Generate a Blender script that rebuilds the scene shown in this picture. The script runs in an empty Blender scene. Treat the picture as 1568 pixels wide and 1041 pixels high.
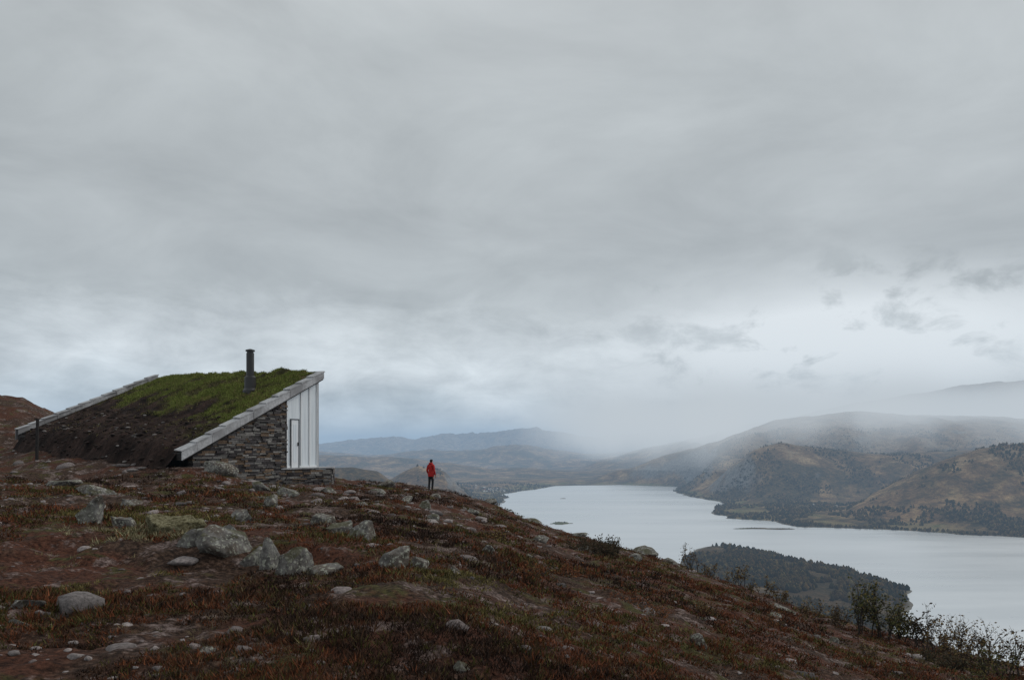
import bpy, math, random
import numpy as np
from mathutils import Vector, Matrix, noise as mnoise
random.seed(7); rng=np.random.default_rng(7)
D2=bpy.data
sc=bpy.context.scene
# ------------------------------------------------------------------ helpers
def link(o):
    sc.collection.objects.link(o); return o
def mesh_obj(name,verts,faces,mat=None,smooth=False,parent=None,col=None):
    verts=np.asarray(verts,dtype=np.float32).reshape(-1,3)
    me=D2.meshes.new(name)
    if isinstance(faces,np.ndarray):
        n,k=faces.shape
        me.vertices.add(len(verts)); me.vertices.foreach_set('co',verts.ravel())
        me.loops.add(n*k); me.loops.foreach_set('vertex_index',faces.astype(np.int32).ravel())
        me.polygons.add(n)
        me.polygons.foreach_set('loop_start',np.arange(0,n*k,k,dtype=np.int32))
        me.polygons.foreach_set('loop_total',np.full(n,k,dtype=np.int32))
        me.update(calc_edges=True)
    else:
        me.from_pydata(verts.tolist(),[],faces); me.update()
    if smooth: me.polygons.foreach_set('use_smooth',np.ones(len(me.polygons),dtype=bool))
    if col is not None:
        ca=me.color_attributes.new('Col','FLOAT_COLOR','POINT')
        c=np.ones((len(verts),4),dtype=np.float32); c[:,:3]=col
        ca.data.foreach_set('color',c.ravel())
    if mat:
        for m in (mat if isinstance(mat,(list,tuple)) else [mat]): me.materials.append(m)
    o=D2.objects.new(name,me); link(o)
    if parent: o.parent=parent
    return o
def empty(name,loc=(0,0,0)):
    o=D2.objects.new(name,None); link(o); o.location=loc; o.empty_display_size=.3; return o
class NT:
    def __init__(s,nt): s.nt=nt
    def n(s,t,ins=None,**kw):
        nd=s.nt.nodes.new(t)
        for k,v in kw.items(): setattr(nd,k,v)
        if ins:
            for k,v in ins.items():
                sk=nd.inputs[k]
                if isinstance(v,bpy.types.NodeSocket): s.nt.links.new(v,sk)
                else: sk.default_value=v
        return nd
    def m(s,op,a,b=0.,c=None,clamp=False):
        ins={0:a,1:b}
        if c is not None: ins[2]=c
        nd=s.n('ShaderNodeMath',ins,operation=op); nd.use_clamp=clamp
        return nd.outputs[0]
    def noise(s,vec,scale,detail=5,rough=.55,dist=0.):
        return s.n('ShaderNodeTexNoise',{'Vector':vec,'Scale':scale,'Detail':detail,'Roughness':rough,'Distortion':dist}).outputs[0]
    def ramp(s,fac,stops,interp='LINEAR'):
        r=s.n('ShaderNodeValToRGB',{'Fac':fac}); cr=r.color_ramp; cr.interpolation=interp
        while len(cr.elements)<len(stops): cr.elements.new(.5)
        for e,(p,c) in zip(cr.elements,stops):
            e.position=p; e.color=(c,c,c,1) if not isinstance(c,(tuple,list)) else (*c,1)
        return r.outputs[0]
    def mix(s,f,a,b,bt='MIX'):
        nd=s.n('ShaderNodeMix',data_type='RGBA',blend_type=bt)
        for i,v in ((0,f),(6,a),(7,b)):
            if isinstance(v,bpy.types.NodeSocket): s.nt.links.new(v,nd.inputs[i])
            else: nd.inputs[i].default_value = v if i==0 else (*v,1)
        return nd.outputs[2]
    def sstep(s,x,a,b):
        return s.n('ShaderNodeMapRange',{0:x,1:a,2:b,3:0.,4:1.},interpolation_type='SMOOTHSTEP').outputs[0]
def newmat(name):
    m=D2.materials.new(name); m.use_nodes=True; m.node_tree.nodes.clear()
    t=NT(m.node_tree); out=t.n('ShaderNodeOutputMaterial'); return m,t,out
def pbr(name,colfn,rough=.9,bumpfn=None,bstr=.5,bdist=.02,spec=.3,metal=0.,coat=0.):
    m,t,out=newmat(name)
    pos=t.n('ShaderNodeNewGeometry').outputs['Position']
    c=colfn(t,pos)
    ins={'Roughness':rough,'Specular IOR Level':spec,'Metallic':metal,'Coat Weight':coat}
    ins['Base Color']=c if isinstance(c,bpy.types.NodeSocket) else (*c,1)
    b=t.n('ShaderNodeBsdfPrincipled',ins)
    if bumpfn:
        bn=t.n('ShaderNodeBump',{'Height':bumpfn(t,pos),'Strength':bstr,'Distance':bdist})
        t.nt.links.new(bn.outputs[0],b.inputs['Normal'])
    t.nt.links.new(b.outputs[0],out.inputs[0]); return m
# numpy noise
def _h(ix,iy,s):
    n=(ix.astype(np.int64)*374761393+iy.astype(np.int64)*668265263+s*1442695041)&0xffffffff
    n=((n^(n>>13))*1274126177)&0xffffffff
    return ((n^(n>>16))&0xffffff)/float(0xffffff)
def vn(x,y,s=0):
    ix=np.floor(x);iy=np.floor(y);fx=x-ix;fy=y-iy
    fx=fx*fx*fx*(fx*(fx*6-15)+10);fy=fy*fy*fy*(fy*(fy*6-15)+10)
    a=_h(ix,iy,s);b=_h(ix+1,iy,s);c=_h(ix,iy+1,s);d=_h(ix+1,iy+1,s)
    return (a+(b-a)*fx+(c-a)*fy+(a-b-c+d)*fx*fy)*2-1
def fbm(x,y,o=4,s=0,g=.5):
    x=np.asarray(x,float);y=np.asarray(y,float);r=np.zeros(np.broadcast(x,y).shape);a=1.
    for i in range(o):
        r=r+a*vn(x,y,s+i*17); x,y=(x*.8-y*.6)*2.03+3.1,(x*.6+y*.8)*2.03+7.7; a*=g
    return r
def ss(x,a,b):
    t=np.clip((x-a)/(b-a),0,1); return t*t*(3-2*t)
# ------------------------------------------------------------------ hilltop ground
# slope of the ridge skyline as a function of bearing (x/y), surveyed from the viewpoint
SB=np.array([-.643,-.5,-.38,-.22,-.184,-.143,-.11,-.069,-.028,.013,.054,.095,.136,.177,.218,.259,.341,.423,.505,.60,.70])
SS=-np.array([.018,.026,.031,.0385,.0435,.0467,.0533,.0615,.0738,.092,.1045,.116,.126,.140,.153,.168,.197,.226,.249,.268,.29])
KB=np.array([-1.0,-.66,-.643,-.615,-.593,-.57,-.545,-.52,-.50,-.45,0]); KZ=np.array([5,4.9,4.5,4.25,3.6,2.9,1.5,-.3,-5,-400,-1000.])
def hill0(x,y):
    yy=np.maximum(y,9.); b=np.clip(x/yy,-1.1,.95)
    sb=np.interp(b,SB,SS); 
    Dd=np.interp(b,[-.6,-.1,.64],[47,44,31])
    S=sb+1.7/Dd
    z=-1.7+y*S
    d=np.maximum(y-Dd,0); z=z-np.where(d<30,.01*d*d,9+.6*(d-30))
    kn=np.interp(b,KB,KZ)+.25*fbm(x/5,y/5,4,91)
    kn=kn-3.*(np.log(np.maximum(y,1)/72)/.28)**2
    z=np.maximum(z,kn)
    return z
def ground(x,y):
    x=np.asarray(x,float);y=np.asarray(y,float)
    z=hill0(x,y)
    # earth banked up along the cabin's low eave
    ex,ey=-13.26,11.; tt_=np.clip(((x+12.8)*ex+(y-31)*ey)/(ex*ex+ey*ey),0,1)
    dd=np.hypot(x+12.8-ex*tt_,y-31-ey*tt_); z=z+(.6+.35*tt_)*np.exp(-(dd/2.4)**2)
    left=ss(-x,1.,4.)
    z=z-.28*left*(1-ss(y+fbm(x/2.,y/2.,3,5)*1.2,11.8,13.2))*ss(y,2,9)
    far=np.clip(y/20,.6,1.6)
    z=z+.10*far*fbm(x/2.8,y/2.8,3,1)+.06*fbm(x/.7,y/.7,3,2)+.02*fbm(x/.16,y/.16,2,3)
    return z
def gz(x,y): return float(ground(x,y))

ncol,nrow=900,800
k=np.linspace(-1.15,1.15,ncol)
k=k*(.55+.45*np.abs(k)/1.15)
yy=np.exp(np.linspace(math.log(2.),math.log(190.),nrow))-8
K,Y=np.meshgrid(k,yy); X=K*(Y+8)
Z=ground(X,Y)
V=np.stack([X,Y,Z],-1).reshape(-1,3)
def gridf(nr,nc):
    i=np.arange((nr-1)*nc).reshape(nr-1,nc)[:,:-1].ravel()
    return np.stack([i,i+1,i+1+nc,i+nc],-1)

def gcol(t,p):
    n1=t.noise(p,.45,4,.6); n2=t.noise(p,1.6,6,.7); n3=t.noise(p,14,4,.7); n4=t.noise(p,.9,5,.65,.6)
    base=t.ramp(n3,[(.35,(.011,.006,.004)),(.5,(.046,.026,.017)),(.66,(.13,.08,.057))])
    red=t.ramp(n3,[(.35,(.023,.009,.005)),(.66,(.14,.055,.033))])
    moss=t.ramp(n3,[(.35,(.018,.016,.005)),(.66,(.11,.095,.032))])
    grav=t.ramp(n3,[(.35,(.036,.024,.020)),(.5,(.15,.105,.093)),(.66,(.34,.275,.255))])
    c=t.mix(t.sstep(n1,.43,.58),base,red)
    c=t.mix(t.sstep(n4,.54,.64),c,moss)
    c=t.mix(t.m('MULTIPLY',t.sstep(n2,.53,.60),.85),c,grav)
    return c
def gb(t,p):
    return t.noise(p,9,6,.75)
M_ground=pbr('heath_ground',gcol,.95,gb,1.,.09,.15)
mesh_obj('heath_ground',V,gridf(nrow,ncol),M_ground,True)

# ------------------------------------------------------------------ valley terrain + lake
LAKE=np.array([(-49,4236),(280,5169),(728,5351),(1066,5083),(932,4621),(903,4067),(967,3675),(760,3050),(755,2824),(884,2723),(921,2521),(1110,2480),(1430,2226),(1860,2033),(672,735),(523,813),(513,968),(560,1109),(668,1271),(700,1386),(690,1631),(630,1848),(565,1993),(510,2033),(411,1848),(277,1564),(176,1848),(33,2542),(-35,3050),(-63,3506),(-19,3861)],float)
def lake_sd(x,y):
    x=x+22*fbm(x/160,y/160,4,11); y=y+45*fbm(x/230,y/230,4,12)
    d=np.full(x.shape,1e18); ins=np.zeros(x.shape,bool); n=len(LAKE)
    for i in range(n):
        a=LAKE[i];b=LAKE[(i+1)%n]; e=b-a
        wx=x-a[0];wy=y-a[1]; t=np.clip((wx*e[0]+wy*e[1])/(e@e),0,1)
        d=np.minimum(d,(wx-e[0]*t)**2+(wy-e[1]*t)**2)
        c=((a[1]>y)!=(b[1]>y))&(x<(b[0]-a[0])*(y-a[1])/(b[1]-a[1]+1e-9)+a[0]); ins^=c
    d=np.sqrt(d); return np.where(ins,-d,d)
# ridges: distance, width(log), [(bearing, crest slope)]
def R(dist,w,pts):
    p=np.array(pts,float); return dist,w,(p[:,0]-784)/1220,(685-p[:,1])/1220*dist
RID=[R(3000,.14,[(1240,800),(1330,762),(1390,732),(1440,706),(1500,688),(1568,677),(1700,670),(2200,660)]),
R(4100,.12,[(1000,800),(1050,752),(1090,728),(1130,706),(1160,688),(1190,678),(1230,682),(1280,690),(1340,690),(1400,690),(1500,690),(2000,690)]),
R(5600,.24,[(850,760),(930,728),(1000,704),(1050,690),(1100,674),(1150,656),(1200,642),(1260,632),(1300,630),(1400,636),(1500,637),(1568,640),(2000,640)]),
R(8500,.15,[(700,760),(900,712),(1000,684),(1100,660),(1200,640),(1300,620),(1450,595),(1568,581),(1700,572),(2200,560)]),
R(2600,.10,[(-400,700),(300,712),(500,716),(540,715),(580,722),(620,742),(640,765),(700,800),(2000,830)]),
R(3500,.10,[(-400,730),(560,745),(600,732),(625,720),(645,711),(680,720),(720,738),(755,765),(790,800),(2000,800)]),
R(7000,.10,[(-400,690),(490,696),(560,700),(600,699),(660,706),(700,712),(750,718),(800,716),(850,720),(900,722),(1000,715),(1100,720),(2000,720)]),
R(10500,.10,[(-400,690),(490,691),(560,697),(620,692),(660,688),(700,690),(760,683),(800,680),(840,684),(900,695),(1000,690),(2000,690)]),
R(16500,.10,[(-400,675),(490,678),(520,676),(560,670),(600,668),(640,672),(680,664),(720,663),(780,657),(820,655),(860,662),(900,668),(960,664),(1000,662),(1100,665),(2000,660)])]
def terrain(x,y):
    b=x/y; sd=lake_sd(x,y)
    n=fbm(x/700,y/700,6,21,.52); rg=1-np.abs(fbm(x/520,y/520,6,31,.5))
    land=-250+np.clip(sd*.05,-12,14)+ss(sd,20,300)*4*(1+n)
    farm=np.where(y>2150,1.,ss(-x,150,500))*ss(sd,10,260)
    for dist,w,bb,zz in RID:
        cb=b+.006*fbm(b*25,np.log(y)*6,3,int(dist)%97)
        cr=np.interp(cb,bb,zz)+250
        g=np.exp(-(np.log(y/dist)/w)**2)
        g=g*(1+.10*n*(1-g)*2.)
        hgt=np.maximum(cr,0)*g
        amp=np.minimum(hgt,dist*.03)*.26
        hgt=hgt+(amp*(rg-.75)+amp*.35*fbm(x/170,y/170,5,41))*(1-g**6*.65)
        land=np.where(farm>.002,np.maximum(land,-250+hgt*farm),land)
    nh=hill0(x,y)-3.
    return np.where(y<700,np.maximum(land,nh),land),sd
nr,nc=640,1000
k=np.linspace(-1,1,nc); k=k*(.7+.45*np.abs(k)); 
yy=np.exp(np.linspace(math.log(170.),math.log(30000.),nr))
K,Y=np.meshgrid(k,yy); X=K*Y
Z,SD=terrain(X,Y)
def tcol(t,p):
    sx=t.n('ShaderNodeSeparateXYZ',{0:p})
    nrm=t.n('ShaderNodeSeparateXYZ',{0:t.n('ShaderNodeNewGeometry').outputs['Normal']}).outputs[2]
    n1=t.noise(p,.0028,7,.65,.6); n2=t.noise(p,.009,7,.75); n3=t.noise(p,.06,5,.75)
    forest=t.ramp(n3,[(.35,(.016,.015,.007)),(.5,(.055,.042,.016)),(.65,(.15,.09,.036))])
    heath=t.ramp(n2,[(.36,(.045,.032,.016)),(.5,(.19,.11,.05)),(.64,(.40,.27,.13))])
    heath=t.mix(.55,heath,t.mix(1.,heath,t.ramp(n3,[(.35,.3),(.65,1.6)]),'MULTIPLY'))
    rock=t.ramp(n3,[(.3,(.07,.065,.06)),(.7,(.28,.26,.24))])
    c=t.mix(t.sstep(n1,.40,.58),forest,heath)
    c=t.mix(t.sstep(sx.outputs[2],-120,120),c,t.mix(t.sstep(n2,.48,.66),heath,rock))
    c=t.mix(t.sstep(nrm,.84,.68),c,rock)
    fields=t.mix(t.sstep(n2,.45,.55),(.10,.105,.035),(.20,.15,.07))
    low=t.m('MULTIPLY',t.m('MULTIPLY',t.sstep(sx.outputs[2],-232,-242),t.sstep(n1,.45,.55)),t.sstep(sx.outputs[1],2150,2250))
    c=t.mix(low,c,fields)
    c=t.mix(t.m('MULTIPLY',t.m('SUBTRACT',1.,t.sstep(sx.outputs[1],2050,2200)),.6),c,(.045,.034,.018))
    c=t.mix(t.sstep(sx.outputs[2],-249.2,-249.9),c,(.20,.18,.145))
    return c
M_terr=pbr('valley_terrain',tcol,.95,lambda t,p:t.noise(p,.02,8,.72),1.,18,.1)
mesh_obj('valley_terrain',np.stack([X,Y,Z],-1).reshape(-1,3),gridf(nr,nc),M_terr,True)
# lake
m,t,out=newmat('lake_water')
pos=t.n('ShaderNodeNewGeometry').outputs['Position']
mp=t.n('ShaderNodeMapping',{'Vector':pos,'Scale':(.2,1.,1.)}).outputs[0]
wv=t.noise(mp,.006,6,.6)
gl=t.n('ShaderNodeBsdfGlossy',{'Color':(.97,.975,.975,1),'Roughness':t.ramp(wv,[(.35,.26),(.65,.36)])})
df=t.n('ShaderNodeBsdfDiffuse',{'Color':(.46,.48,.48,1)})
mx=t.n('ShaderNodeMixShader',{0:t.ramp(wv,[(.38,.70),(.62,.78)]),1:df.outputs[0],2:gl.outputs[0]})
t.nt.links.new(mx.outputs[0],out.inputs[0]); M_lake=m
mesh_obj('lake_water',[(-3000,450,-250),(9000,450,-250),(9000,6500,-250),(-3000,6500,-250)],[(0,1,2,3)],M_lake)
# islets
def islet(x,y,rx,ry,h,seed):
    n=26; g=np.linspace(-1,1,n); A,B=np.meshgrid(g,g); r=np.sqrt(A*A+B*B)+.3*fbm(A*2,B*2,3,seed)
    z=-250+h*(1-ss(r,.2,1.))-1.2
    mesh_obj('island',np.stack([x+A*rx,y+B*ry,z],-1).reshape(-1,3),gridf(n,n),M_terr,True)
ISL=[(157,2629,46,45,5,1,22,6.),(250,3910,22,25,2.6,2,4,4.),(738,2460,80,18,4,4,16,4.5),(820,2445,62,14,4,5,12,4.5)]
for a in ISL: islet(*a[:6])

# far forest: one mesh of small irregular conical / rounded crowns
def crown_shapes(n=6):
    L=[]
    for i in range(n):
        r=random.Random(i); vs=[];fs=[]
        lv=[(0,.12),(.18,.5),(.5,.42),(.8,.22)] if i%2 else [(0,.1),(.25,.32),(.55,.22),(.82,.1)]
        m=5
        for (h,w) in lv:
            for j in range(m):
                a=j/m*2*math.pi+r.random()*.6; ww=w*(.7+.6*r.random()); vs.append((ww*math.cos(a),ww*math.sin(a),h+r.uniform(-.05,.05)))
        vs.append((0,0,1.))
        for l in range(len(lv)-1):
            for j in range(m):
                a=l*m+j;b=l*m+(j+1)%m; fs.append((a,b,b+m)); fs.append((a,b+m,a+m))
        top=len(vs)-1
        for j in range(m): a=(len(lv)-1)*m+j; b=(len(lv)-1)*m+(j+1)%m; fs.append((a,b,top))
        L.append((np.array(vs),np.array(fs)))
    return L
def scatter_shapes(shapes,P,S,ang,cols=None,SZ=None,idx=None):
    Vs=[];Fs=[];Cs=[];off=0
    idx=rng.integers(0,len(shapes),len(P)) if idx is None else idx
    for si,(v,f) in enumerate(shapes):
        q=np.where(idx==si)[0]
        if not len(q): continue
        c=np.cos(ang[q])[:,None];s=np.sin(ang[q])[:,None]
        x=v[None,:,0]*S[q][:,None];y=v[None,:,1]*S[q][:,None]
        z=v[None,:,2]*(SZ if SZ is not None else S)[q][:,None]
        W=np.stack([x*c-y*s+P[q][:,0:1],x*s+y*c+P[q][:,1:2],z+P[q][:,2:3]],-1)
        Vs.append(W.reshape(-1,3))
        F=f[None]+ (np.arange(len(q))*len(v))[:,None,None]+off
        Fs.append(F.reshape(-1,f.shape[1])); off+=len(q)*len(v)
        if cols is not None: Cs.append(np.repeat(cols[q],len(v),0))
    return np.concatenate(Vs),np.concatenate(Fs),(np.concatenate(Cs) if cols is not None else None)
def vcol(t,p,mul=None):
    a=t.n('ShaderNodeVertexColor',layer_name='Col').outputs[0]; return a
M_far=pbr('forest_foliage',vcol,.95,None,spec=.1)
N=150000
y=np.exp(rng.uniform(math.log(950),math.log(5200),N)); b=rng.uniform(-.12,.75,N); x=b*y
z,sd=terrain(x,y)
dens=fbm(x/150,y/150,4,51); d2=fbm(x/45,y/45,3,54)
keep=(sd>5)&(z<120)&((y<2150)&(dens+.5*d2>-.35)|(y>=2150)&((dens+.35*fbm(x/40,y/40,2,52)>.02)|(sd<45)))
keep&=(rng.random(N)<np.where(y<2150,.62,.55))
x,y,z,dens=x[keep],y[keep],z[keep],dens[keep]
hx_=rng.uniform(6,12,len(x))
for (ix,iy,rx,ry,h,sd_,n,hm) in ISL:
    a=rng.uniform(0,6.28,n); r=np.sqrt(rng.random(n))*.5
    x=np.append(x,ix+np.cos(a)*r*rx); y=np.append(y,iy+np.sin(a)*r*ry); z=np.append(z,np.full(n,-250.+h*.2)); dens=np.append(dens,np.zeros(n)); hx_=np.append(hx_,rng.uniform(.4,1,n)*hm)
n=len(x); print('far trees',n)
hh=hx_; pal=np.array([(.020,.022,.010),(.035,.030,.012),(.07,.048,.018),(.11,.068,.024),(.13,.095,.034),(.06,.040,.018)])
cc=pal[np.clip((rng.integers(0,6,n)+np.round(dens*-2)).astype(int),0,5)]*rng.uniform(.6,1.2,n)[:,None]*np.where(y<2150,.8,1.)[:,None]
v,f,c=scatter_shapes(crown_shapes(),np.stack([x,y,z-.5],-1),hh*rng.uniform(.7,1.1,n),rng.uniform(0,6.28,n),cc,hh)
mesh_obj('distant_forest',v,f,M_far,col=c)
# village
hv=(np.array([(-.5,-.35,0),(.5,-.35,0),(.5,.35,0),(-.5,.35,0),(-.5,-.35,.45),(.5,-.35,.45),(.5,.35,.45),(-.5,.35,.45),(-.5,0,.8),(.5,0,.8)]),
    np.array([(0,1,5),(0,5,4),(1,2,6),(1,6,5),(2,3,7),(2,7,6),(3,0,4),(3,4,7),(4,5,9),(4,9,8),(6,7,8),(6,8,9),(5,6,9),(7,4,8)]))
hx=[];hy=[]
for cx,cy,sx,sy,n in [(-110,4550,170,260,45),(1240,3200,90,120,5)]:
    hx+=list(rng.normal(cx,sx*.5,n)); hy+=list(rng.normal(cy,sy*.5,n))
hx=np.array(hx);hy=np.array(hy); hz,sd=terrain(hx,hy); kq=sd>15; hx,hy,hz=hx[kq],hy[kq],hz[kq]; n=len(hx)
pal=np.array([(.6,.6,.58),(.35,.33,.3),(.2,.06,.04),(.12,.1,.09),(.5,.48,.44)])
v,f,c=scatter_shapes([hv],np.stack([hx,hy,hz],-1),rng.uniform(8,14,n),rng.uniform(0,3,n),pal[rng.integers(0,5,n)],np.full(n,8.))
mesh_obj('distant_village',v,f,M_far,col=c)

# ------------------------------------------------------------------ rocks
import bmesh
def ico(sub):
    bm=bmesh.new(); bmesh.ops.create_icosphere(bm,subdivisions=sub,radius=1.)
    v=np.array([q.co[:] for q in bm.verts]); f=np.array([[q.index for q in ff.verts] for ff in bm.faces]); bm.free(); return v,f
ICO={s:ico(s) for s in (1,2,3,4)}
def rockshape(seed,sub=2,planes=9,rough=.05):
    r=np.random.default_rng(seed); v,f=ICO[sub]; v=v.copy()
    for i in range(planes):
        n=r.normal(size=3); n/=np.linalg.norm(n); c=r.uniform(.42,.78)
        d=v@n; ov=np.maximum(d-c,0); v=v-ov[:,None]*n
    if sub>2:
        for i in range(len(v)):
            p=Vector(v[i]); v[i]*=1+rough*mnoise.fractal(p*2.2+Vector((seed,0,0)),1.,2.,5)
    return v,f
def stonecol(t,p):
    n=t.noise(p,5,6,.7); n2=t.noise(p,1.8,5,.6); l=t.noise(p,16,5,.6)
    c=t.ramp(n,[(.3,(.04,.036,.033)),(.5,(.16,.15,.14)),(.7,(.34,.33,.31))])
    c=t.mix(t.sstep(n2,.5,.62),c,t.ramp(n,[(.3,(.05,.043,.035)),(.7,(.20,.165,.14))]))
    c=t.mix(t.m('MULTIPLY',t.sstep(l,.54,.61),.7),c,(.46,.47,.39))
    up=t.n('ShaderNodeSeparateXYZ',{0:t.n('ShaderNodeNewGeometry').outputs['Normal']}).outputs[2]
    c=t.mix(t.m('MULTIPLY',t.m('MULTIPLY',t.sstep(n2,.5,.44),t.sstep(up,.2,.8)),.7),c,(.06,.056,.018))
    return c
M_rock=pbr('lichen_rock',stonecol,.9,lambda t,p:t.noise(p,7,7,.75),1.,.08,.2)
BO=[(-8.3,15.7,.66,.62),(-4.64,13.2,.95,.5),(-3.83,12.5,.36,.5),(-3.4,12.2,.62,.52),(-2.83,12.2,.68,.25),(-2.9,15.2,.8,.38),(-4.35,18,.65,.4),(-1.73,12,.55,.42),(-1.4,12.1,.36,.24),
(-12.1,23,1.1,.35),(-5.5,9,.42,.12),(-5.2,8.4,.36,.1),(-.45,6.9,.18,.14),(-.88,12.1,.24,.14),(-2.67,7,.26,.07),(-11.3,30.6,1.5,.5),(10.6,32,1.3,.5),(6.7,40,1.6,.5),(7.7,38.5,1.3,.4),(-3.4,35,.8,.4),
(-7.4,15.2,.5,.4),(-10.1,21,.8,.3),(-6.6,22,.6,.3),(-5.0,14.2,.5,.3),(-8.8,28,1.0,.35),(-6.9,30,.9,.3),(-5.5,33,.9,.35),(-4.0,30,.7,.3),(-14.6,26,.9,.3),(-2.4,24,.5,.3),(1.0,27,.6,.3),(0.4,20,.4,.25),(-15,33,1,.4),(2.1,16,.3,.15),(3.1,9,.3,.12),(4.6,12,.35,.2),(-1.2,42,.8,.3),(3.5,42.5,1.2,.35),(1.2,43,1.0,.3),(-.6,17.5,.35,.22),
(-3.6,16.6,.7,.4),(-5.4,13.4,.6,.32),(-4.1,12.9,.5,.4),(-6.0,17.5,.7,.35),(-9.6,18.5,.45,.3),(-7.3,26,.8,.35),(-4.6,24,.6,.3),(-3.0,28,.6,.3),(-1.6,31,.7,.3),(-5.8,37,1.0,.35),(2.6,30,.7,.3),(5.2,34,.9,.35),(8.6,26,.5,.25),(9.8,24.5,.5,.2),(3.0,12.8,.3,.18)]
for i,(x,y,w,h) in enumerate(BO):
    v,f=rockshape(100+i,4 if y<20 else 3,12,.11)
    a=random.uniform(0,6.28); ca,sa=math.cos(a),math.sin(a)
    v=v*np.array([w*.62,w*.45,h*.85]); v=v@np.array([[1,0,.1],[0,1,random.uniform(-.2,.2)],[0,0,1]])
    v=np.stack([v[:,0]*ca-v[:,1]*sa,v[:,0]*sa+v[:,1]*ca,v[:,2]],-1)
    o=mesh_obj('boulder',v+np.array([x,y,gz(x,y)+h*.10]),f,M_rock,False)
# loose stones
N=9500
y=np.exp(rng.uniform(math.log(4.5),math.log(46),N)); b=rng.uniform(-.72,.72,N); x=b*y
pr=.05+.68*ss(-b,-.08,.15)*ss(y,16,26)+.16*(fbm(x/2.5,y/2.5,3,61)>.3)
kq=rng.random(N)<pr; x,y=x[kq],y[kq]; n=len(x)
s=np.exp(rng.normal(math.log(.040),.78,n))*np.clip((y/9)**.55,.7,2.2); s=np.clip(s,.012,.36)
z=ground(x,y)-s*.12
shp=[rockshape(i,2,9) for i in range(14)]
cc=np.array([(.18,.16,.155)])*rng.uniform(.35,1.6,n)[:,None]*np.array([1,1,1])+rng.uniform(0,.03,n)[:,None]*np.array([1,.5,.4])
v,f,c=scatter_shapes(shp,np.stack([x,y,z],-1),s,rng.uniform(0,6.28,n),cc,s*rng.uniform(.3,.75,n))
def lcol(t,p):
    a=vcol(t,p); n=t.noise(p,22,5,.7)
    return t.mix(1.,a,t.ramp(n,[(.3,.35),(.7,1.5)]),'MULTIPLY')
M_stone=pbr('loose_stone',lcol,.9,lambda t,p:t.noise(p,40,5,.7),.6,.02,.2)
mesh_obj('loose_stones',v,f,M_stone,col=c)

# ------------------------------------------------------------------ heather tufts
M_leaf=pbr('heather_foliage',vcol,.8,None,spec=.15)
def tufts(name,x,y,rad,hgt,nb,colf,bw=.012,droop=.5):
    n=len(x); z=ground(x,y)
    X=np.repeat(x,nb);Yy=np.repeat(y,nb);Z0=np.repeat(z,nb);Rr=np.repeat(rad,nb);H=np.repeat(hgt,nb); m=n*nb
    a=rng.uniform(0,6.28,m); r=np.sqrt(rng.random(m))*Rr
    bx=X+np.cos(a)*r; by=Yy+np.sin(a)*r
    H=H*(1-.6*(r/Rr)**2)*rng.uniform(.5,1.2,m)
    bz=Z0+H*rng.uniform(0,.55,m)-.01
    lx=np.cos(a)*rng.uniform(0,droop,m)*H+rng.normal(0,.3,m)*H; ly=np.sin(a)*rng.uniform(0,droop,m)*H+rng.normal(0,.3,m)*H
    w=bw*np.repeat(np.clip(y/8,.7,3.2),nb)*rng.uniform(.6,1.4,m); wa=rng.uniform(0,6.28,m)
    dx=np.cos(wa)*w; dy=np.sin(wa)*w
    p0=np.stack([bx-dx,by-dy,bz],-1);p1=np.stack([bx+dx,by+dy,bz],-1)
    p3=np.stack([bx+lx,by+ly,bz+H*.75],-1); 
    V=np.stack([p0,p1,p3],1).reshape(-1,3); F=np.arange(m*3).reshape(-1,3)
    base=np.repeat(colf,nb,0)*rng.uniform(.35,1.45,m)[:,None]
    C=np.repeat(base,3,0)
    return mesh_obj(name,V,F,M_leaf,col=C)
N=25000
y=np.exp(rng.uniform(math.log(4.),math.log(48),N)); b=rng.uniform(-.72,.75,N); x=b*y
cov=fbm(x/1.6,y/1.6,4,71); kq=(cov>-.3)&~((x<-8)&(y>30)&(x>-28)); x,y,cov=x[kq],y[kq],cov[kq]; n=len(x)
q=fbm(x/3.5,y/3.5,3,81)+.25*rng.normal(size=n)
pal=np.array([(.032,.017,.011),(.075,.037,.019),(.15,.050,.021),(.075,.066,.018),(.15,.122,.042)])
ix=np.digitize(q,[-.35,-.05,.36,.64]); 
red=ss(b[kq],-.05,.10)*(y>7); ix=np.where((rng.random(n)<red*.42),2,ix); ix=np.where((rng.random(n)<.12),3,ix)
tufts('heather',x,y,.10*np.clip((y/7)**.7,.7,3.2),.062*np.clip((y/7)**.35,.8,2)*(1+.9*cov.clip(0,1)),24,pal[ix],.007)
# dry pale grass straws
N=2600
y=np.exp(rng.uniform(math.log(4.5),math.log(44),N)); b=rng.uniform(-.7,.75,N); x=b*y
kq=(fbm(x/2.2,y/2.2,3,85)>.1)&~((x<-8)&(y>30)&(x>-28)); x,y=x[kq],y[kq]; n=len(x)
tufts('dry_grass',x,y,.06*np.clip((y/7)**.6,.7,3),.10*np.clip((y/9)**.2,.8,1.6),14,np.tile([(.17,.135,.07)],(n,1)),.0035,.9)
# pale reindeer-lichen mound
v,f=rockshape(77,4,6,.25); v=v*np.array([.66,.5,.46])
o=mesh_obj('lichen_mound',v+np.array([-6.3,14.6,gz(-6.3,14.6)]),f,pbr('reindeer_lichen',lambda t,p:t.ramp(t.noise(p,13,6,.75),[(.35,(.05,.045,.02)),(.5,(.22,.195,.11)),(.65,(.46,.43,.28))]),.95,lambda t,p:t.noise(p,16,6,.75),1.,.14,.1),True)
x=rng.normal(-6.3,.5,160); y=rng.normal(14.5,.4,160)
lt=tufts('lichen_tufts',x,y,np.full(160,.12),np.full(160,.13),30,np.tile([(.27,.24,.14)],(160,1)),.005,.9)
lt.parent=o

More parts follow.
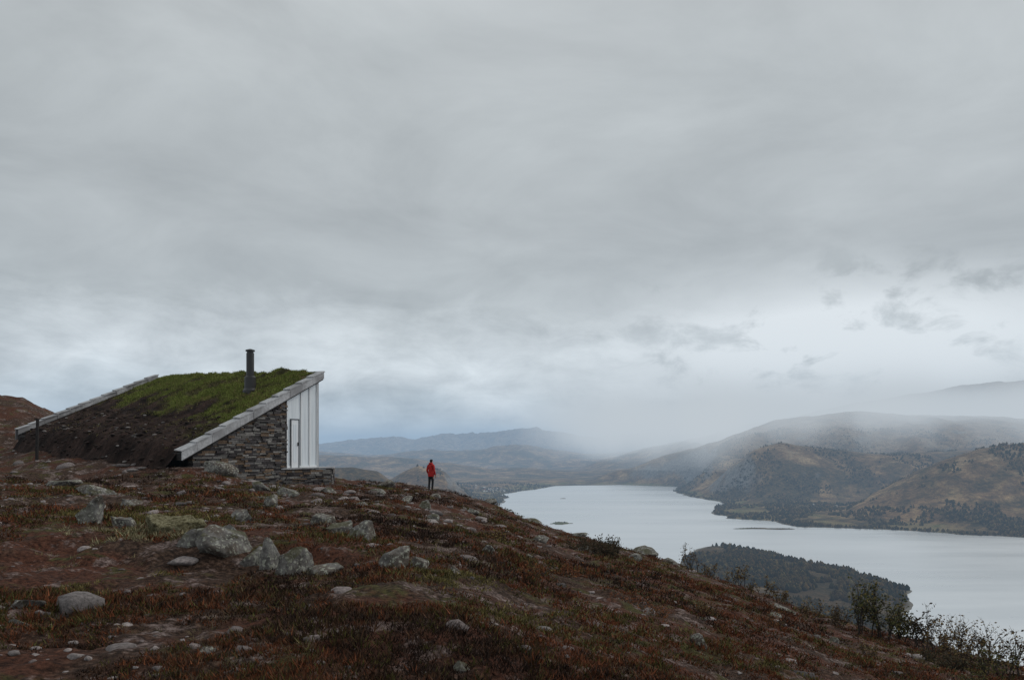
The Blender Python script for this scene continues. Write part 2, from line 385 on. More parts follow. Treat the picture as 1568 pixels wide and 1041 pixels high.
# ------------------------------------------------------------------ shrubs
M_twig=pbr('twig_bark',lambda t,p:t.ramp(t.noise(p,30,3),[(.3,(.02,.015,.012)),(.7,(.07,.055,.045))]),.9)
def shrub(name,x,y,h,spread,stems,nleaf,pal,lsz=.035,seed=0,bushy=.5,tw=1.):
    r=random.Random(seed); Vt=[];Ft=[];Vl=[];Cl=[]
    z0=gz(x,y)-.05; tips=[]
    def seg(p,q,ra,rb):
        d=(q-p).normalized(); u=d.orthogonal().normalized(); w=d.cross(u); o=len(Vt)
        for c,rr in ((p,ra),(q,rb)):
            for k in range(4):
                a=k*math.pi/2; Vt.append(c+(u*math.cos(a)+w*math.sin(a))*rr)
        for k in range(4): Ft.append((o+k,o+(k+1)%4,o+4+(k+1)%4,o+4+k))
    def grow(p,d,L,ra,dep):
        n=3
        for i in range(n):
            d=(d+Vector((r.uniform(-.25,.25),r.uniform(-.25,.25),r.uniform(-.08,.2)))).normalized()
            q=p+d*L/n; seg(p,q,ra*(1-.25*i),ra*(1-.25*(i+1))); p=q
            if dep>0:
                for _ in range(2 if r.random()<.7 else 1):
                    dd=(d+Vector((r.uniform(-1,1),r.uniform(-1,1),r.uniform(-.2,.6)))*.75).normalized()
                    grow(p,dd,L*r.uniform(.4,.62),ra*.5,dep-1)
            tips.append((p.copy(),dep))
    base=Vector((x,y,z0))
    for s in range(stems):
        a=r.uniform(0,6.28); rad=r.random()*spread*.35
        d=Vector((math.cos(a)*spread*.5/h*r.random(),math.sin(a)*spread*.5/h*r.random(),1)).normalized()
        hh=h*r.uniform(.6,1.)*.62
        grow(base+Vector((math.cos(a)*rad,math.sin(a)*rad,0)),d,hh,.012*h*tw+.004,2)
    for _ in range(nleaf):
        p,dp=r.choice(tips)
        if p.z<z0+h*.12 : continue
        p=p+Vector((r.gauss(0,.05),r.gauss(0,.05),r.gauss(0,.05)))*(1+h*.4)
        s=lsz*r.uniform(.6,1.4); u=Vector((r.gauss(0,1),r.gauss(0,1),r.gauss(0,1))).normalized(); w=u.orthogonal().normalized()
        c=r.choice(pal); kk=r.uniform(.6,1.3); c=(c[0]*kk,c[1]*kk,c[2]*kk)
        for q in (p-u*s,p-w*s*.6,p+u*s,p+w*s*.6): Vl.append(q); Cl.append(c)
    root=empty(name,(0,0,0))
    mesh_obj('branches',[tuple(v) for v in Vt],np.array(Ft),M_twig,parent=root)
    if Vl: mesh_obj('leaves',[tuple(v) for v in Vl],np.arange(len(Vl)).reshape(-1,4),M_leaf,parent=root,col=np.array(Cl))
green=[(.05,.055,.015),(.07,.065,.018),(.12,.09,.025),(.03,.03,.01)]
aut=[(.12,.07,.024),(.08,.045,.018),(.15,.105,.035),(.04,.026,.012)]
dark=[(.03,.026,.012),(.045,.034,.015),(.06,.036,.017)]
def bxy(u,y): return (u-784)/1220*y
SH=[('birch_shrub',1062,37,1.5,.9,4,170,aut,.045),('birch_shrub',1085,38,1.0,1.0,5,180,aut,.045),('birch_shrub',1125,37,1.0,1.3,6,330,aut,.045),('birch_shrub',1165,36,.9,1.2,5,260,aut,.045),('birch_shrub',1200,35,.8,1.2,5,260,aut,.045),
('birch_shrub',1318,31,2.2,1.0,5,520,green,.055),('birch_shrub',1350,31,2.3,1.2,6,900,green,.055),('birch_shrub',1378,31.5,2.0,1.2,6,700,green,.055),('birch_shrub',1412,31,1.9,.9,5,520,dark,.055),
('birch_shrub',1440,29,1.5,1.3,7,400,aut,.045),('birch_shrub',1475,28,1.6,1.4,7,400,aut,.045),('birch_shrub',1515,27,1.5,1.4,7,360,aut,.045),('birch_shrub',1560,25,1.7,1.3,7,360,aut,.045),('birch_shrub',1285,32,1.2,1.2,6,320,aut,.045),('birch_shrub',1240,33,.9,1.3,5,280,aut,.045),
('birch_shrub',1455,26,1.0,1.4,7,300,aut,.045),('birch_shrub',1500,25,1.1,1.4,7,300,aut,.045),('birch_shrub',1535,24,1.1,1.4,7,300,green,.045),
('birch_shrub',1600,24,1.7,1.3,6,300,green,.04),('juniper_bush',925,29,.95,1.7,14,1500,dark,.035),('juniper_bush',900,30,.7,1.2,9,800,dark,.035),('juniper_bush',1440,24,.6,1.6,10,900,dark,.04),
('willow_shrub',820,17,.4,.8,9,350,aut,.02),('willow_shrub',800,15.5,.35,.7,9,300,[(.17,.06,.02),(.11,.04,.015)],.02),('willow_shrub',960,16,.4,.9,10,380,[(.17,.055,.02),(.10,.035,.015)],.02),('willow_shrub',1005,15,.35,.8,8,300,[(.17,.06,.02),(.09,.044,.015)],.02),
('willow_shrub',870,18,.35,.9,9,350,[(.17,.06,.02),(.10,.035,.015)],.022),('willow_shrub',1080,19,.4,1.0,9,350,aut,.022),('willow_shrub',1180,21,.45,1.1,9,380,[(.14,.055,.02),(.10,.044,.015)],.024),
('willow_shrub',760,22,.5,1.0,9,350,aut,.03),('willow_shrub',1330,22,.5,1.2,9,350,aut,.03),('willow_shrub',1500,19,.5,1.1,9,350,green,.025),('spruce_sapling',535,5.0,.22,.14,5,260,[(.09,.10,.02),(.05,.06,.015)],.012)]
for i,(nm,u,y,h,sp,st,nl,pal_,ls) in enumerate(SH):
    shrub(nm,bxy(u,y),y,h,sp,st,nl,pal_,ls,seed=i,tw=.6 if 'sapling' in nm else 1.)

# ------------------------------------------------------------------ cabin
cabin=empty('turf_roof_cabin',(0,0,0))
A=Vector((-12.8,31,-.2));B=Vector((-9.0,38,3.55));C=Vector((-21.85,49,4.22));Dv=Vector((-26.06,42,.69))
M_slate=pbr('slate_cap',lambda t,p:t.mix(t.sstep(t.noise(p,1.3,3),.4,.6),t.ramp(t.noise(p,9,5,.6),[(.3,(.28,.28,.29)),(.7,(.50,.50,.51))]),(.22,.215,.22)),.5,lambda t,p:t.noise(p,12,5,.6),.4,.02,.4)
M_dark=pbr('dark_timber',lambda t,p:t.ramp(t.noise(p,8,4),[(.3,(.012,.011,.011)),(.7,(.035,.03,.028))]),.8)
M_black=pbr('black_steel',lambda t,p:(.02,.018,.018),.45,None,spec=.5)
M_white=pbr('white_panel',lambda t,p:t.ramp(t.noise(p,.8,3),[(.3,(.72,.73,.74)),(.7,(.82,.83,.84))]),.15,None,spec=.6)
M_glass=pbr('curtained_glass',lambda t,p:t.ramp(t.noise(t.n('ShaderNodeMapping',{'Vector':p,'Scale':(9,9,.4)}).outputs[0],1.,3),[(.3,(.56,.60,.63)),(.7,(.74,.77,.79))]),.35,None,spec=.8,coat=1.)
M_grey=pbr('grey_frame',lambda t,p:(.42,.42,.43),.5)
def box(vs,fs,o,ax,ay,az,lx,ly,lz):
    b=len(vs)
    for k in (0,1):
        for j,i in ((0,0),(0,1),(1,1),(1,0)):
            vs.append(o+ax*lx*i+ay*ly*j+az*lz*k)
    for f in ((0,3,2,1),(4,5,6,7),(0,1,5,4),(1,2,6,5),(2,3,7,6),(3,0,4,7)): fs.append(tuple(b+q for q in f))
def cab(name,vs,fs,mat,**kw): return mesh_obj(name,[tuple(v) for v in vs],fs,mat,parent=cabin,**kw)
# roof deck
up=Vector((0,0,1)); th=.32
vs=[];fs=[]
c4=[A,B,C,Dv]
for q in c4: vs.append(q-up*.05)
for q in c4: vs.append(q-up*th)
fs=[(0,1,2,3),(7,6,5,4),(0,4,5,1),(1,5,6,2),(2,6,7,3),(3,7,4,0)]
cab('roof_deck',vs,fs,M_dark)
# turf
ns,nt=190,230
S0=-.12
s=np.linspace(0,1,ns); s=S0+(.995-S0)*(.55*s+.45*s*s); sgrid=s; tt=np.linspace(.03,.975,nt); S,T=np.meshgrid(s,tt)
An,Bn,Cn,Dn=[np.array(q) for q in (A,B,C,Dv)]
P=((An*(1-S[...,None])+Bn*S[...,None])*(1-T[...,None])+(Dn*(1-S[...,None])+Cn*S[...,None])*T[...,None])
nx,ny=P[...,0],P[...,1]
e=np.minimum(ss(T,.03,.12),ss(1-T,.025,.10))
bul=.04+e*(.12+.10*fbm(nx/1.3,ny/1.3,4,7)+.05*fbm(nx/.35,ny/.35,3,8))
bul=bul+e*ss(S,.2,-.02)*.12
roofz=P[...,2]+bul
gr=ground(nx,ny)
wl=ss(S+.012*fbm(nx/1.8,ny/1.8,2,19),.03,-.105)
P[...,2]=roofz*(1-wl)+(gr-.10)*wl+ wl*(1-wl)*(.35*fbm(nx/.9,ny/.9,4,9))
gfac=ss(S+ .16*fbm(nx/1.6,ny/1.6,4,10)-.34*T,.24,.42)
gfac=np.maximum(gfac,ss(.30-T*1.6+.12*fbm(nx/.8,ny/.8,3,13),.14,.24)*ss(S,.08,.3)*.9)
gfac=gfac*(1-.75*ss(fbm(nx/.9,ny/.9,4,23),.25,.6))
n1=fbm(nx/.5,ny/.5,4,14)*.5+.5
soil=np.array([.034,.021,.017])*(.4+1.3*n1[...,None]); grs=np.array([.14,.165,.036])*(.45+.9*n1[...,None])
yel=ss(fbm(nx/.9,ny/.9,3,15),.35,.7)[...,None]; grs=grs*(1-yel)+np.array([.16,.13,.045])*yel
colr=soil*(1-gfac[...,None])+grs*gfac[...,None]
def tfcol(t,p):
    return t.mix(1.,vcol(t,p),t.ramp(t.noise(p,7,6,.75),[(.3,.3),(.7,1.7)]),'MULTIPLY')
M_turf=pbr('turf_soil',tfcol,.95,lambda t,p:t.noise(p,9,7,.75),1.,.12,.1)
mesh_obj('turf',P.reshape(-1,3),gridf(nt,ns),M_turf,True,parent=cabin,col=colr.reshape(-1,3))
def tidx(s_,t_): return np.clip(np.searchsorted(sgrid,s_),0,ns-1),((t_-.03)/.945*(nt-1)).astype(int)
# grass blades on turf
N=26000; s_=rng.uniform(.0,.99,N); t_=rng.uniform(.04,.965,N)
ii,jj=tidx(s_,t_)
gf=gfac[jj,ii]; kq=rng.random(N)<(.04+gf); ii,jj=ii[kq],jj[kq]; gf=gf[kq]; p=P[jj,ii]+rng.normal(0,.03,(len(ii),3))*[1,1,0]
n=len(p); nb=5; p=np.repeat(p,nb,0)+rng.normal(0,.05,(n*nb,3))*[1,1,.1]; m=n*nb
w=.018; a=rng.uniform(0,6.28,m); h=rng.uniform(.03,.10,m)
p0=p+np.stack([np.cos(a)*w,np.sin(a)*w,-.03+0*a],-1); p1=p-np.stack([np.cos(a)*w,np.sin(a)*w,.03+0*a],-1); p2=p+np.stack([rng.normal(0,.04,m),rng.normal(0,.04,m),h],-1)
g5=np.repeat(gf,nb)[:,None]; cc=(np.array([.14,.165,.036])*g5+np.array([.05,.034,.02])*(1-g5))*rng.uniform(.4,1.6,m)[:,None]
yl=rng.random(m)<.15; cc[yl]=np.array([.18,.15,.06])
mesh_obj('turf_grass',np.stack([p0,p1,p2],1).reshape(-1,3),np.arange(m*3).reshape(-1,3),M_leaf,parent=cabin,col=np.repeat(cc,3,0))
# stones and clods in the soil bank
n=420; s_=rng.uniform(-.11,.35,n); t_=rng.uniform(.06,.95,n); ii,jj=tidx(s_,t_)
cl=rng.random(n)[:,None]; cc=np.where(cl<.12,np.array([(.18,.16,.15)]),np.array([(.03,.02,.016)]))*rng.uniform(.5,1.5,n)[:,None]
sz=np.where(cl[:,0]<.12,rng.uniform(.04,.14,n),rng.uniform(.04,.16,n))
v,f,c=scatter_shapes(shp,P[jj,ii],sz,rng.uniform(0,6,n),cc,sz*.55)
mesh_obj('bank_stones',v,f,M_stone,parent=cabin,col=c)
# slate verge caps
def verge(name,P0,P1,inward,n,wid,drop,lift):
    vs=[];fs=[]; d=(P1-P0); L=d.length; d.normalize(); inw=inward.normalized(); nn=d.cross(inw); 
    if nn.z<0: nn=-nn
    r=random.Random(len(name)+n)
    for i in range(n):
        l=L/n; o=P0+d*(l*i-.02)-inw*(.10+r.uniform(-.015,.02))+nn*(lift+r.uniform(-.008,.012))
        tilt=(d-nn*.07).normalized()
        box(vs,fs,o+nn*.05,tilt,inw,nn,l+.07,wid+r.uniform(-.03,.03),.045)
        o2=P0+d*(l*i)-inw*(.075+r.uniform(0,.02)); 
        box(vs,fs,o2-up*drop+nn*(lift),d,inw,up,l-.012,.045,drop+.03)
        if lift>.15: box(vs,fs,o2+inw*(wid-.10)-up*.2+nn*lift,d,inw,up,l-.012,.045,.23)
    return cab(name,vs,fs,M_slate)
inAB=(Dv-A)
verge('verge_slates',A-(B-A)*.01,B,inAB,11,.55,.30,.05)
verge('verge_slates',Dv,C,-(Dv-A),12,.5,.5,.24)
# ridge/high eave edge strip B->C
dBC=(C-B).normalized(); inn=(A-B).normalized()
vs=[];fs=[]; L=(C-B).length
for i in range(18):
    box(vs,fs,B+dBC*(L/18*i)-inn*.06-up*.28,dBC,inn,up,L/18-.012,.06,.36)
cab('eave_fascia',vs,fs,M_slate)
# front stone wall (dry stacked slate)
def stone_run(vs,fs,P0,P1,zb0,ztop,seed,cols,depth=.28,coursemin=.045,coursemax=.11):
    r=random.Random(seed); d=Vector((P1.x-P0.x,P1.y-P0.y,0)); L=d.length; d.normalize(); nrm=Vector((d.y,-d.x,0))
    z=zb0
    zmax=max(ztop(i/10) for i in range(11))
    while z<zmax:
        ch=r.uniform(coursemin,coursemax); x=-r.random()*.1
        while x<L:
            l=r.uniform(.14,.55); x1=min(x+l,L+.03)
            mid=(max(x,0)+x1)/2/L
            if z+ch*.6<ztop(min(mid,1)):
                j=r.uniform(-.03,.055); h=min(ch,ztop(min(mid,1))-z)
                o=P0+d*max(x,-.03)+Vector((0,0,0)); o.z=z
                tl=r.uniform(-.02,.02)
                box(vs,fs,o-nrm*(depth-j)+up*r.uniform(-.004,.004),(d+up*tl).normalized(),nrm,up,x1-max(x,-.03)-.012,depth,h-.009)
                k=r.choice([(.11,.10,.10),(.07,.06,.06),(.16,.15,.14),(.04,.035,.035),(.16,.11,.075),(.24,.225,.21)]); kk=r.uniform(.7,1.2)
                cols.extend([(k[0]*kk,k[1]*kk,k[2]*kk)]*8)
            x=x1
        z+=ch
M_wall=pbr('stacked_slate',lcol,.85,lambda t,p:t.noise(p,25,5,.7),.7,.02,.25)
A1=Vector((-12.72,31.75,0)); W=Vector((-10.42,35.95,0)); P1=Vector((-8.62,38.05,0)); P2=Vector((-8.75,39.3,0))
def rz(x,y): # underside of roof near the front edge
    s=((x-A.x)*(B.x-A.x)+(y-A.y)*(B.y-A.y))/((B.x-A.x)**2+(B.y-A.y)**2); return A.z+s*(B.z-A.z)-.30
vs=[];fs=[];cols=[]
stone_run(vs,fs,A1,W,-2.1,lambda f:rz(A1.x+(W.x-A1.x)*f,A1.y+(W.y-A1.y)*f),1,cols)
stone_run(vs,fs,W+Vector((.0,-.03,0)),P1,-2.4,lambda f:-1.0,2,cols)
stone_run(vs,fs,P1,P2,-2.8,lambda f:-1.0,3,cols)
cab('stone_wall',vs,fs,M_wall,col=np.array(cols))
vs=[];fs=[];cols=[]
G=Vector((-9.3,38.0,0))
stone_run(vs,fs,W,W+(G-W).normalized()*.35,-1.0,lambda f:rz(W.x,W.y)-.02,4,cols)
cab('stone_pier',vs,fs,M_wall,col=np.array(cols))
def wallq(name,p,q,zb,zt0,zt1,mat,off=.3):
    d=(q-p).normalized(); n=Vector((-d.y,d.x,0))*off
    vs=[Vector((p.x,p.y,zb)),Vector((q.x,q.y,zb)),Vector((q.x,q.y,zt1)),Vector((p.x,p.y,zt0))]; vs+=[v+n for v in vs]
    cab(name,vs,[(0,1,2,3),(7,6,5,4),(0,4,5,1),(1,5,6,2),(2,6,7,3),(3,7,4,0)],mat)
inn2=Vector((-.77,.64,0))*.22
wallq('core_wall',A1+inn2,W+inn2,-2.2,rz(A1.x,A1.y)-.05,rz(W.x,W.y)-.05,M_dark,.15)
Cg=Vector((-21.3,48.2,0)); wallq('east_wall',G+Vector((-.1,.15,0)),Cg,-2.5,3.1,3.8,M_glass,.2)
Dg=Vector((-25.2,42.6,0)); wallq('back_wall',Cg,Dg,-4,3.8,.5,M_dark,.2)
cab('terrace_slab',[Vector((W.x,W.y,-1.0)),Vector((P1.x,P1.y,-1.0)),Vector((P2.x,P2.y,-1.0)),Vector((G.x-.4,G.y+1.2,-1.0)),
  Vector((W.x,W.y,-.93)),Vector((P1.x+.03,P1.y-.02,-.93)),Vector((P2.x,P2.y,-.93)),Vector((G.x-.4,G.y+1.2,-.93))],[(0,1,5,4),(1,2,6,5),(2,3,7,6),(3,0,4,7),(4,5,6,7)],M_slate)
# curtained glass facade W->G with pale frames and a door
d=(G-W); L=d.length; d.normalize(); nf=Vector((d.y,-d.x,0))
def zt(f): return rz(W.x+(G.x-W.x)*f,W.y+(G.y-W.y)*f)+.05
f0=.14
pp=W+d*L*f0
vs=[Vector((pp.x,pp.y,-.93)),Vector((G.x,G.y,-.93)),Vector((G.x,G.y,zt(1))),Vector((pp.x,pp.y,zt(f0)))]
vs=vs+[v-nf*.1 for v in vs]
cab('facade_glass',vs,[(0,1,2,3),(7,6,5,4),(0,4,5,1),(1,5,6,2),(2,6,7,3),(3,7,4,0)],M_glass)
vs=[];fs=[]
for f in (f0,.52,.76,.975):
    o=W+d*L*f; o.z=-.93; box(vs,fs,o-nf*.02,d,nf,up,.05,.06,zt(f)+.93)
o=pp+d*.052; o.z=-.925; box(vs,fs,o-nf*.02,d,nf,up,L*(1-f0)-.1,.05,.09)
cab('facade_frames',vs,fs,M_white)
vs=[];fs=[]
for f in (f0+.027,.52+.027,.76+.027):
    o=W+d*L*f; o.z=-.83; box(vs,fs,o+nf*.001,d,nf,up,.014,.02,zt(f)+.75)
cab('mullions',vs,fs,M_grey)
vs=[];fs=[]
da,db=.24,.47; o=W+d*L*da; o.z=-.92; wd=(db-da)*L
box(vs,fs,o,d,nf,up,.03,.06,2.2); box(vs,fs,o+d*(wd-.03),d,nf,up,.03,.06,2.2); box(vs,fs,o+up*2.2,d,nf,up,wd,.06,.04)
cab('door_frame',vs,fs,pbr('door_frame_paint',lambda t,p:(.07,.07,.075),.5))
vs=[];fs=[]; box(vs,fs,o+d*.032,d,nf,up,wd-.064,.035,2.19); cab('door_leaf',vs,fs,M_white)
vs=[];fs=[]; box(vs,fs,o+d*(wd*.3)+nf*.036+up*.25,d,nf,up,wd*.4,.006,1.75); cab('door_glass',vs,fs,M_glass)
vs=[];fs=[]; box(vs,fs,o+d*(wd*.8)+nf*.035+up*1.0,d,nf,up,.03,.05,.16); cab('door_handle',vs,fs,M_black)
vs=[];fs=[]; box(vs,fs,Vector((G.x-.02,G.y+.0,-1.)),d,nf,up,.07,.07,zt(1)+1.0); cab('corner_post',vs,fs,M_grey)
# chimney
def lathe(prof,cx,cy,n=20):
    vs=[];fs=[]
    for (r,z) in prof:
        for j in range(n): a=j/n*2*math.pi; vs.append(Vector((cx+r*math.cos(a),cy+r*math.sin(a),z)))
    for i in range(len(prof)-1):
        for j in range(n): fs.append((i*n+j,i*n+(j+1)%n,(i+1)*n+(j+1)%n,(i+1)*n+j))
    fs.append(tuple(range(n))[::-1]); fs.append(tuple((len(prof)-1)*n+j for j in range(n)))
    return vs,fs
vs,fs=lathe([(.34,2.3),(.34,2.72),(.27,2.82),(.26,3.35),(.21,3.4),(.18,3.42),(.18,4.50),(.155,4.5),(.155,4.57),(.215,4.58),(.215,4.65),(.05,4.70)],-12.49,38.)
cab('chimney',vs,fs,M_black)
# marker post left
x0,y0=bxy(55,36.5),36.5
post=empty('marker_post'); z0=gz(x0,y0)
vs=[];fs=[]; box(vs,fs,Vector((x0-.05,y0,z0-.2)),Vector((1,0,.01)),Vector((0,1,0)),Vector((.02,0,1)),.1,.1,2.1); box(vs,fs,Vector((x0-.09,y0-.03,z0+1.86)),Vector((1,0,0)),Vector((0,1,0)),up,.18,.16,.05)
mesh_obj('post',[tuple(v) for v in vs],fs,M_dark,parent=post)

# ------------------------------------------------------------------ person
def skin(name,J,E,mats,parent,sub=2,root=0):
    me=D2.meshes.new(name); me.from_pydata([j[:3] for j in J],E,[]); o=D2.objects.new(name,me); link(o)
    md=o.modifiers.new('s','SKIN'); md.use_smooth_shade=True
    for i,j in enumerate(J):
        sv=me.skin_vertices[0].data[i]; rr=j[3]; sv.radius=(rr if isinstance(rr,tuple) else (rr,rr)); sv.use_root=(i==root)
    sb=o.modifiers.new('u','SUBSURF'); sb.levels=sub; sb.render_levels=sub
    dg=bpy.context.evaluated_depsgraph_get(); nm=D2.meshes.new_from_object(o.evaluated_get(dg))
    D2.objects.remove(o); n=D2.objects.new(name,nm); link(n); n.parent=parent
    for mm in mats: nm.materials.append(mm)
    nm.polygons.foreach_set('use_smooth',np.ones(len(nm.polygons),dtype=bool)); return n
M_red=pbr('red_jacket',lambda t,p:t.ramp(t.noise(p,9,4),[(.3,(.32,.010,.009)),(.7,(.48,.018,.015))]),.7,lambda t,p:t.noise(p,14,4),.6,.02)
M_trou=pbr('dark_trousers',lambda t,p:t.ramp(t.noise(p,14,4),[(.3,(.010,.010,.012)),(.7,(.025,.024,.027))]),.85)
M_skin=pbr('skin',lambda t,p:(.42,.25,.18),.55)
M_hair=pbr('dark_hair_beanie',lambda t,p:(.014,.012,.013),.9)
px,py=-4.47,44.0
person=empty('person',(px,py,gz(px,py)+.0)); person.rotation_euler=(0,0,math.radians(-35))
J=[(0,0,.96,(.15,.115)),(0,0,1.12,(.15,.12)),(0,.0,1.30,(.175,.13)),(0,-.01,1.44,(.13,.10)),(0,.0,1.53,.058),(0,.015,1.60,.075),(0,.02,1.68,.098),(0,.01,1.755,.07),
 (.09,0,.88,.105),(.10,.02,.50,.068),(.11,-.01,.28,.062),(.11,-.02,.09,.045),(.12,.06,.045,.042),(.13,.15,.035,.035),
 (-.09,0,.88,.105),(-.10,-.02,.50,.068),(-.10,-.05,.28,.062),(-.10,-.05,.09,.045),(-.12,.03,.045,.042),(-.13,.12,.035,.035),
 (.19,-.01,1.40,.075),(.25,-.04,1.12,.06),(.235,.08,.90,.042),(.23,.10,.86,.034),
 (-.19,-.01,1.40,.075),(-.25,-.05,1.12,.06),(-.235,.07,.90,.042),(-.23,.09,.86,.034)]
E=[(0,1),(1,2),(2,3),(3,4),(4,5),(5,6),(6,7),(0,8),(8,9),(9,10),(10,11),(11,12),(12,13),(0,14),(14,15),(15,16),(16,17),(17,18),(18,19),(3,20),(20,21),(21,22),(22,23),(3,24),(24,25),(25,26),(26,27)]
body=skin('body',J,E,[M_red,M_trou,M_skin,M_hair],person)
for p in body.data.polygons:
    c=p.center
    if c.z>1.665 or (c.z>1.56 and c.y<.0): mi=3
    elif c.z>1.53: mi=2
    elif abs(c.x)>.17 and c.z<.885: mi=2
    elif c.z>.86: mi=0
    elif c.z>.10: mi=1
    else: mi=3
    p.material_index=mi
def ell_ring(name,z0,z1,rx,ry,bul,mat,cy=0):
    vs=[];fs=[];n=24;m=6
    for i in range(m+1):
        f=i/m; e=math.sin(f*math.pi)*bul
        for j in range(n): a=j/n*6.28318; vs.append(((rx+e)*math.cos(a),cy+(ry+e)*math.sin(a),z0+(z1-z0)*f))
    for i in range(m):
        for j in range(n): fs.append((i*n+j,i*n+(j+1)%n,(i+1)*n+(j+1)%n,(i+1)*n+j))
    mesh_obj(name,vs,fs,mat,True,parent=person)
ell_ring('jacket_hem',.80,1.0,.185,.15,.012,M_red)
ell_ring('hood',1.46,1.57,.085,.085,.035,M_red,-.02)
def blob(name,c,r,mat):
    v,f=ICO[2]; mesh_obj(name,v*np.array(r)+np.array(c),f,mat,True,parent=person)
blob('nose',(0,.118,1.645),(.014,.022,.022),M_skin); blob('ear_l',(-.09,.01,1.65),(.012,.022,.032),M_skin); blob('ear_r',(.09,.01,1.65),(.012,.022,.032),M_skin)
blob('eye_l',(-.034,.10,1.665),(.013,.01,.008),M_hair); blob('eye_r',(.034,.10,1.665),(.013,.01,.008),M_hair); blob('mouth',(0,.098,1.605),(.026,.008,.006),M_red)
for sgn,nm in ((1,'r'),(-1,'l')):
    hx,hy=sgn*.23,.10
    Jh=[(hx,hy,.87,(.030,.018)),(hx,hy+.01,.82,(.040,.018)),(hx,hy+.02,.785,(.038,.015))]; Eh=[(0,1),(1,2)]
    skin('palm_'+nm,Jh,Eh,[M_skin],person,1)
    for k,(oy,ln) in enumerate(((-.028,.055),(-.009,.07),(.010,.075),(.028,.066))):
        y0=hy+.02+oy; Jf=[(hx,y0,.79,.009),(hx-sgn*.004,y0+.003,.79-ln*.5,.0085),(hx-sgn*.016,y0+.006,.79-ln*.85,.008),(hx-sgn*.03,y0+.006,.79-ln*1.05,.007)]
        skin('finger_%s_%d'%(nm,k),Jf,[(0,1),(1,2),(2,3)],[M_skin],person,1)
    skin('thumb_'+nm,[(hx,hy+.035,.845,.011),(hx-sgn*.01,hy+.06,.82,.010),(hx-sgn*.015,hy+.068,.79,.008)],[(0,1),(1,2)],[M_skin],person,1)

# ------------------------------------------------------------------ atmosphere
def bigbox(name,x0,x1,y0,y1,z0,z1,mat):
    vs=[];fs=[]; box(vs,fs,Vector((x0,y0,z0)),Vector((1,0,0)),Vector((0,1,0)),up,x1-x0,y1-y0,z1-z0)
    return mesh_obj(name,[tuple(v) for v in vs],fs,mat)
m,t,out=newmat('valley_haze'); sg=1/14000.
ab=t.n('ShaderNodeVolumeAbsorption',{'Color':(0,0,0,1),'Density':sg}); em=t.n('ShaderNodeEmission',{'Color':(.30,.42,.56,1),'Strength':sg})  # no scattering: bluish emission stands in for light scattered by the haze
ad=t.n('ShaderNodeAddShader',{0:ab.outputs[0],1:em.outputs[0]}); t.nt.links.new(ad.outputs[0],out.inputs['Volume'])
bigbox('valley_haze',-36000,36000,-2000,36000,-400,500,m)
m,t,out=newmat('hill_mist')
p=t.n('ShaderNodeNewGeometry').outputs['Position']; sx=t.n('ShaderNodeSeparateXYZ',{0:p})
n=t.noise(t.n('ShaderNodeMapping',{'Vector':p,'Scale':(1.3,1.3,.8),'Rotation':(0,.35,0)}).outputs[0],.0010,3,.55)
hf=t.m('MULTIPLY',t.sstep(t.m('ADD',sx.outputs[2],t.m('MULTIPLY',t.m('SUBTRACT',n,.5),1100.)),-90,300),t.sstep(sx.outputs[2],520,240))
ed=t.m('MULTIPLY',t.sstep(sx.outputs[0],-100,1500),t.sstep(sx.outputs[1],3300,4600))
dn=t.m('MULTIPLY',t.m('MULTIPLY',hf,ed),t.m('MULTIPLY',t.sstep(n,.34,.58),1/600.))
ab=t.n('ShaderNodeVolumeAbsorption',{'Color':(0,0,0,1),'Density':dn}); em=t.n('ShaderNodeEmission',{'Color':(.62,.65,.66,1),'Strength':dn})  # mist brightness is its own emission, in place of scattered daylight
ad=t.n('ShaderNodeAddShader',{0:ab.outputs[0],1:em.outputs[0]}); t.nt.links.new(ad.outputs[0],out.inputs['Volume'])
bigbox('hill_mist',-100,8000,3300,9500,-120,520,m)

# ------------------------------------------------------------------ world
w=D2.worlds.new('World'); sc.world=w; w.use_nodes=True; w.node_tree.nodes.clear(); t=NT(w.node_tree)
out=t.n('ShaderNodeOutputWorld'); g=t.n('ShaderNodeTexCoord').outputs['Generated']
s=t.n('ShaderNodeSeparateXYZ',{0:g}); sx,sy,sz=s.outputs
den=t.m('ADD',t.m('ABSOLUTE',sz),.16)
cp=t.n('ShaderNodeCombineXYZ',{0:t.m('DIVIDE',sx,den),1:t.m('DIVIDE',sy,den),2:0.}).outputs[0]
n1=t.noise(cp,.55,5,.5,.5); n2=t.noise(cp,1.6,7,.58,.5); 
n3=t.noise(t.n('ShaderNodeMapping',{'Vector':g,'Scale':(1,1,2.2)}).outputs[0],5.,8,.56,.3)
n5=t.noise(t.n('ShaderNodeMapping',{'Vector':g,'Scale':(1,1,1.8),'Location':(3.,1.,2.)}).outputs[0],13.,7,.6,.4)
ew=t.m('ADD',sz,t.m('MULTIPLY',t.m('SUBTRACT',n3,.5),.20))
base=t.ramp(ew,[(0.,(.63,.69,.73)),(.04,(.62,.68,.71)),(.085,(.74,.785,.805)),(.13,(.66,.70,.715)),(.175,(.49,.52,.525)),(.26,(.445,.47,.475)),(.40,(.51,.54,.545)),(.6,(.56,.585,.59))])
low=t.m('SUBTRACT',1.,t.sstep(sz,.10,.24))
v=t.m('ADD',t.m('MULTIPLY',t.m('SUBTRACT',n1,.5),.62),t.m('MULTIPLY',t.m('SUBTRACT',n2,.5),.72))
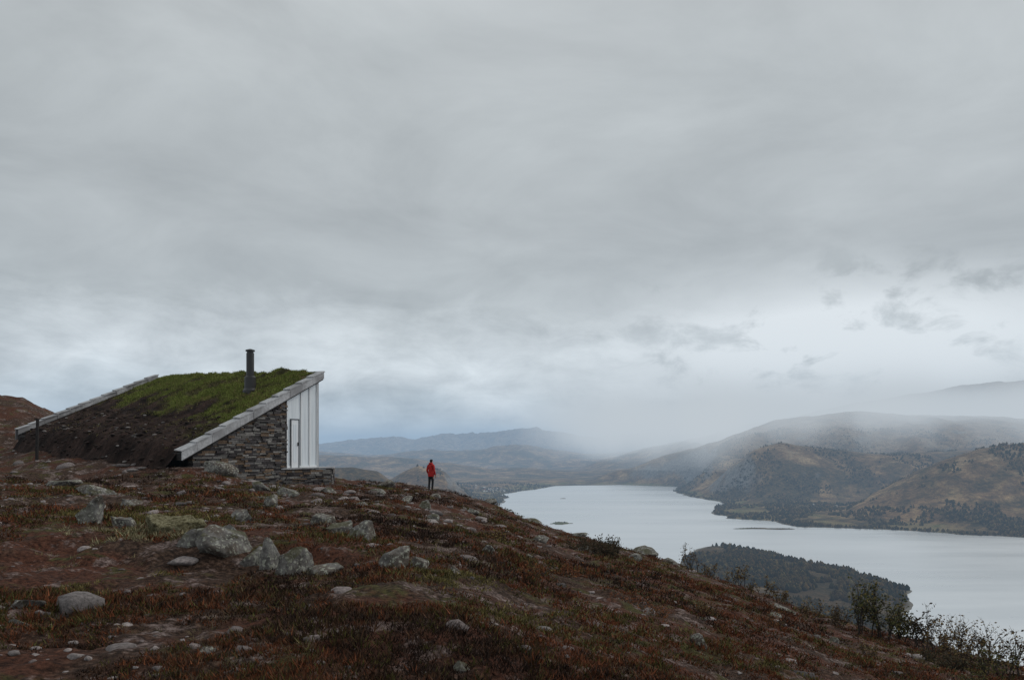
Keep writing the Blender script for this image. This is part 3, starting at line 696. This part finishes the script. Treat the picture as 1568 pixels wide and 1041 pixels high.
v=t.m('ADD',v,t.m('MULTIPLY',t.m('MULTIPLY',t.m('SUBTRACT',n5,.5),.85),low))
mod=t.m('ADD',v,1.02)
c=t.mix(1.,base,t.n('ShaderNodeCombineXYZ',{0:mod,1:mod,2:mod}).outputs[0],'MULTIPLY')
# brighter break in the cloud to the right, toward the hidden sun
az=t.m('DIVIDE',t.m('SUBTRACT',sx,.38),.22); el=t.m('DIVIDE',t.m('SUBTRACT',sz,.115),.068)
g2=t.m('EXPONENT',t.m('MULTIPLY',t.m('ADD',t.m('MULTIPLY',az,az),t.m('MULTIPLY',el,el)),-1.))
front=t.sstep(sy,0.,.5)
brk=t.m('MULTIPLY',t.m('MULTIPLY',g2,front),t.sstep(t.m('ADD',t.m('MULTIPLY',n3,.5),t.m('MULTIPLY',n5,.5)),.40,.51))
c=t.mix(t.m('MULTIPLY',brk,1.5,clamp=True),c,(.86,.90,.92))
sky=t.n('ShaderNodeTexSky',sky_type='NISHITA'); sky.sun_disc=False; sky.sun_elevation=math.radians(38); sky.sun_rotation=math.radians(60)
nk=t.mix(1.,sky.outputs[0],(.08,.08,.08),'MULTIPLY')
c=t.mix(.06,c,nk)
bg=t.n('ShaderNodeBackground',{'Color':c,'Strength':1.}); t.nt.links.new(bg.outputs[0],out.inputs[0])
sl=D2.lights.new('sun','SUN'); sl.energy=1.3; sl.angle=math.radians(16); sl.color=(1,.96,.9); so=D2.objects.new('sun',sl); link(so)
az=math.radians(60); elv=math.radians(38); dr=Vector((math.sin(az)*math.cos(elv),math.cos(az)*math.cos(elv),math.sin(elv)))
so.rotation_euler=dr.to_track_quat('Z','Y').to_euler()
# camera
cam=D2.cameras.new('camera'); cam.lens=28; cam.sensor_width=36; cam.shift_y=.105; cam.clip_end=120000; cam.clip_start=.1
co=D2.objects.new('camera',cam); link(co); co.location=(0,0,0); co.rotation_euler=(math.radians(90),0,0); sc.camera=co
sc.view_settings.view_transform='Standard'; sc.view_settings.look='None'; sc.view_settings.exposure=0
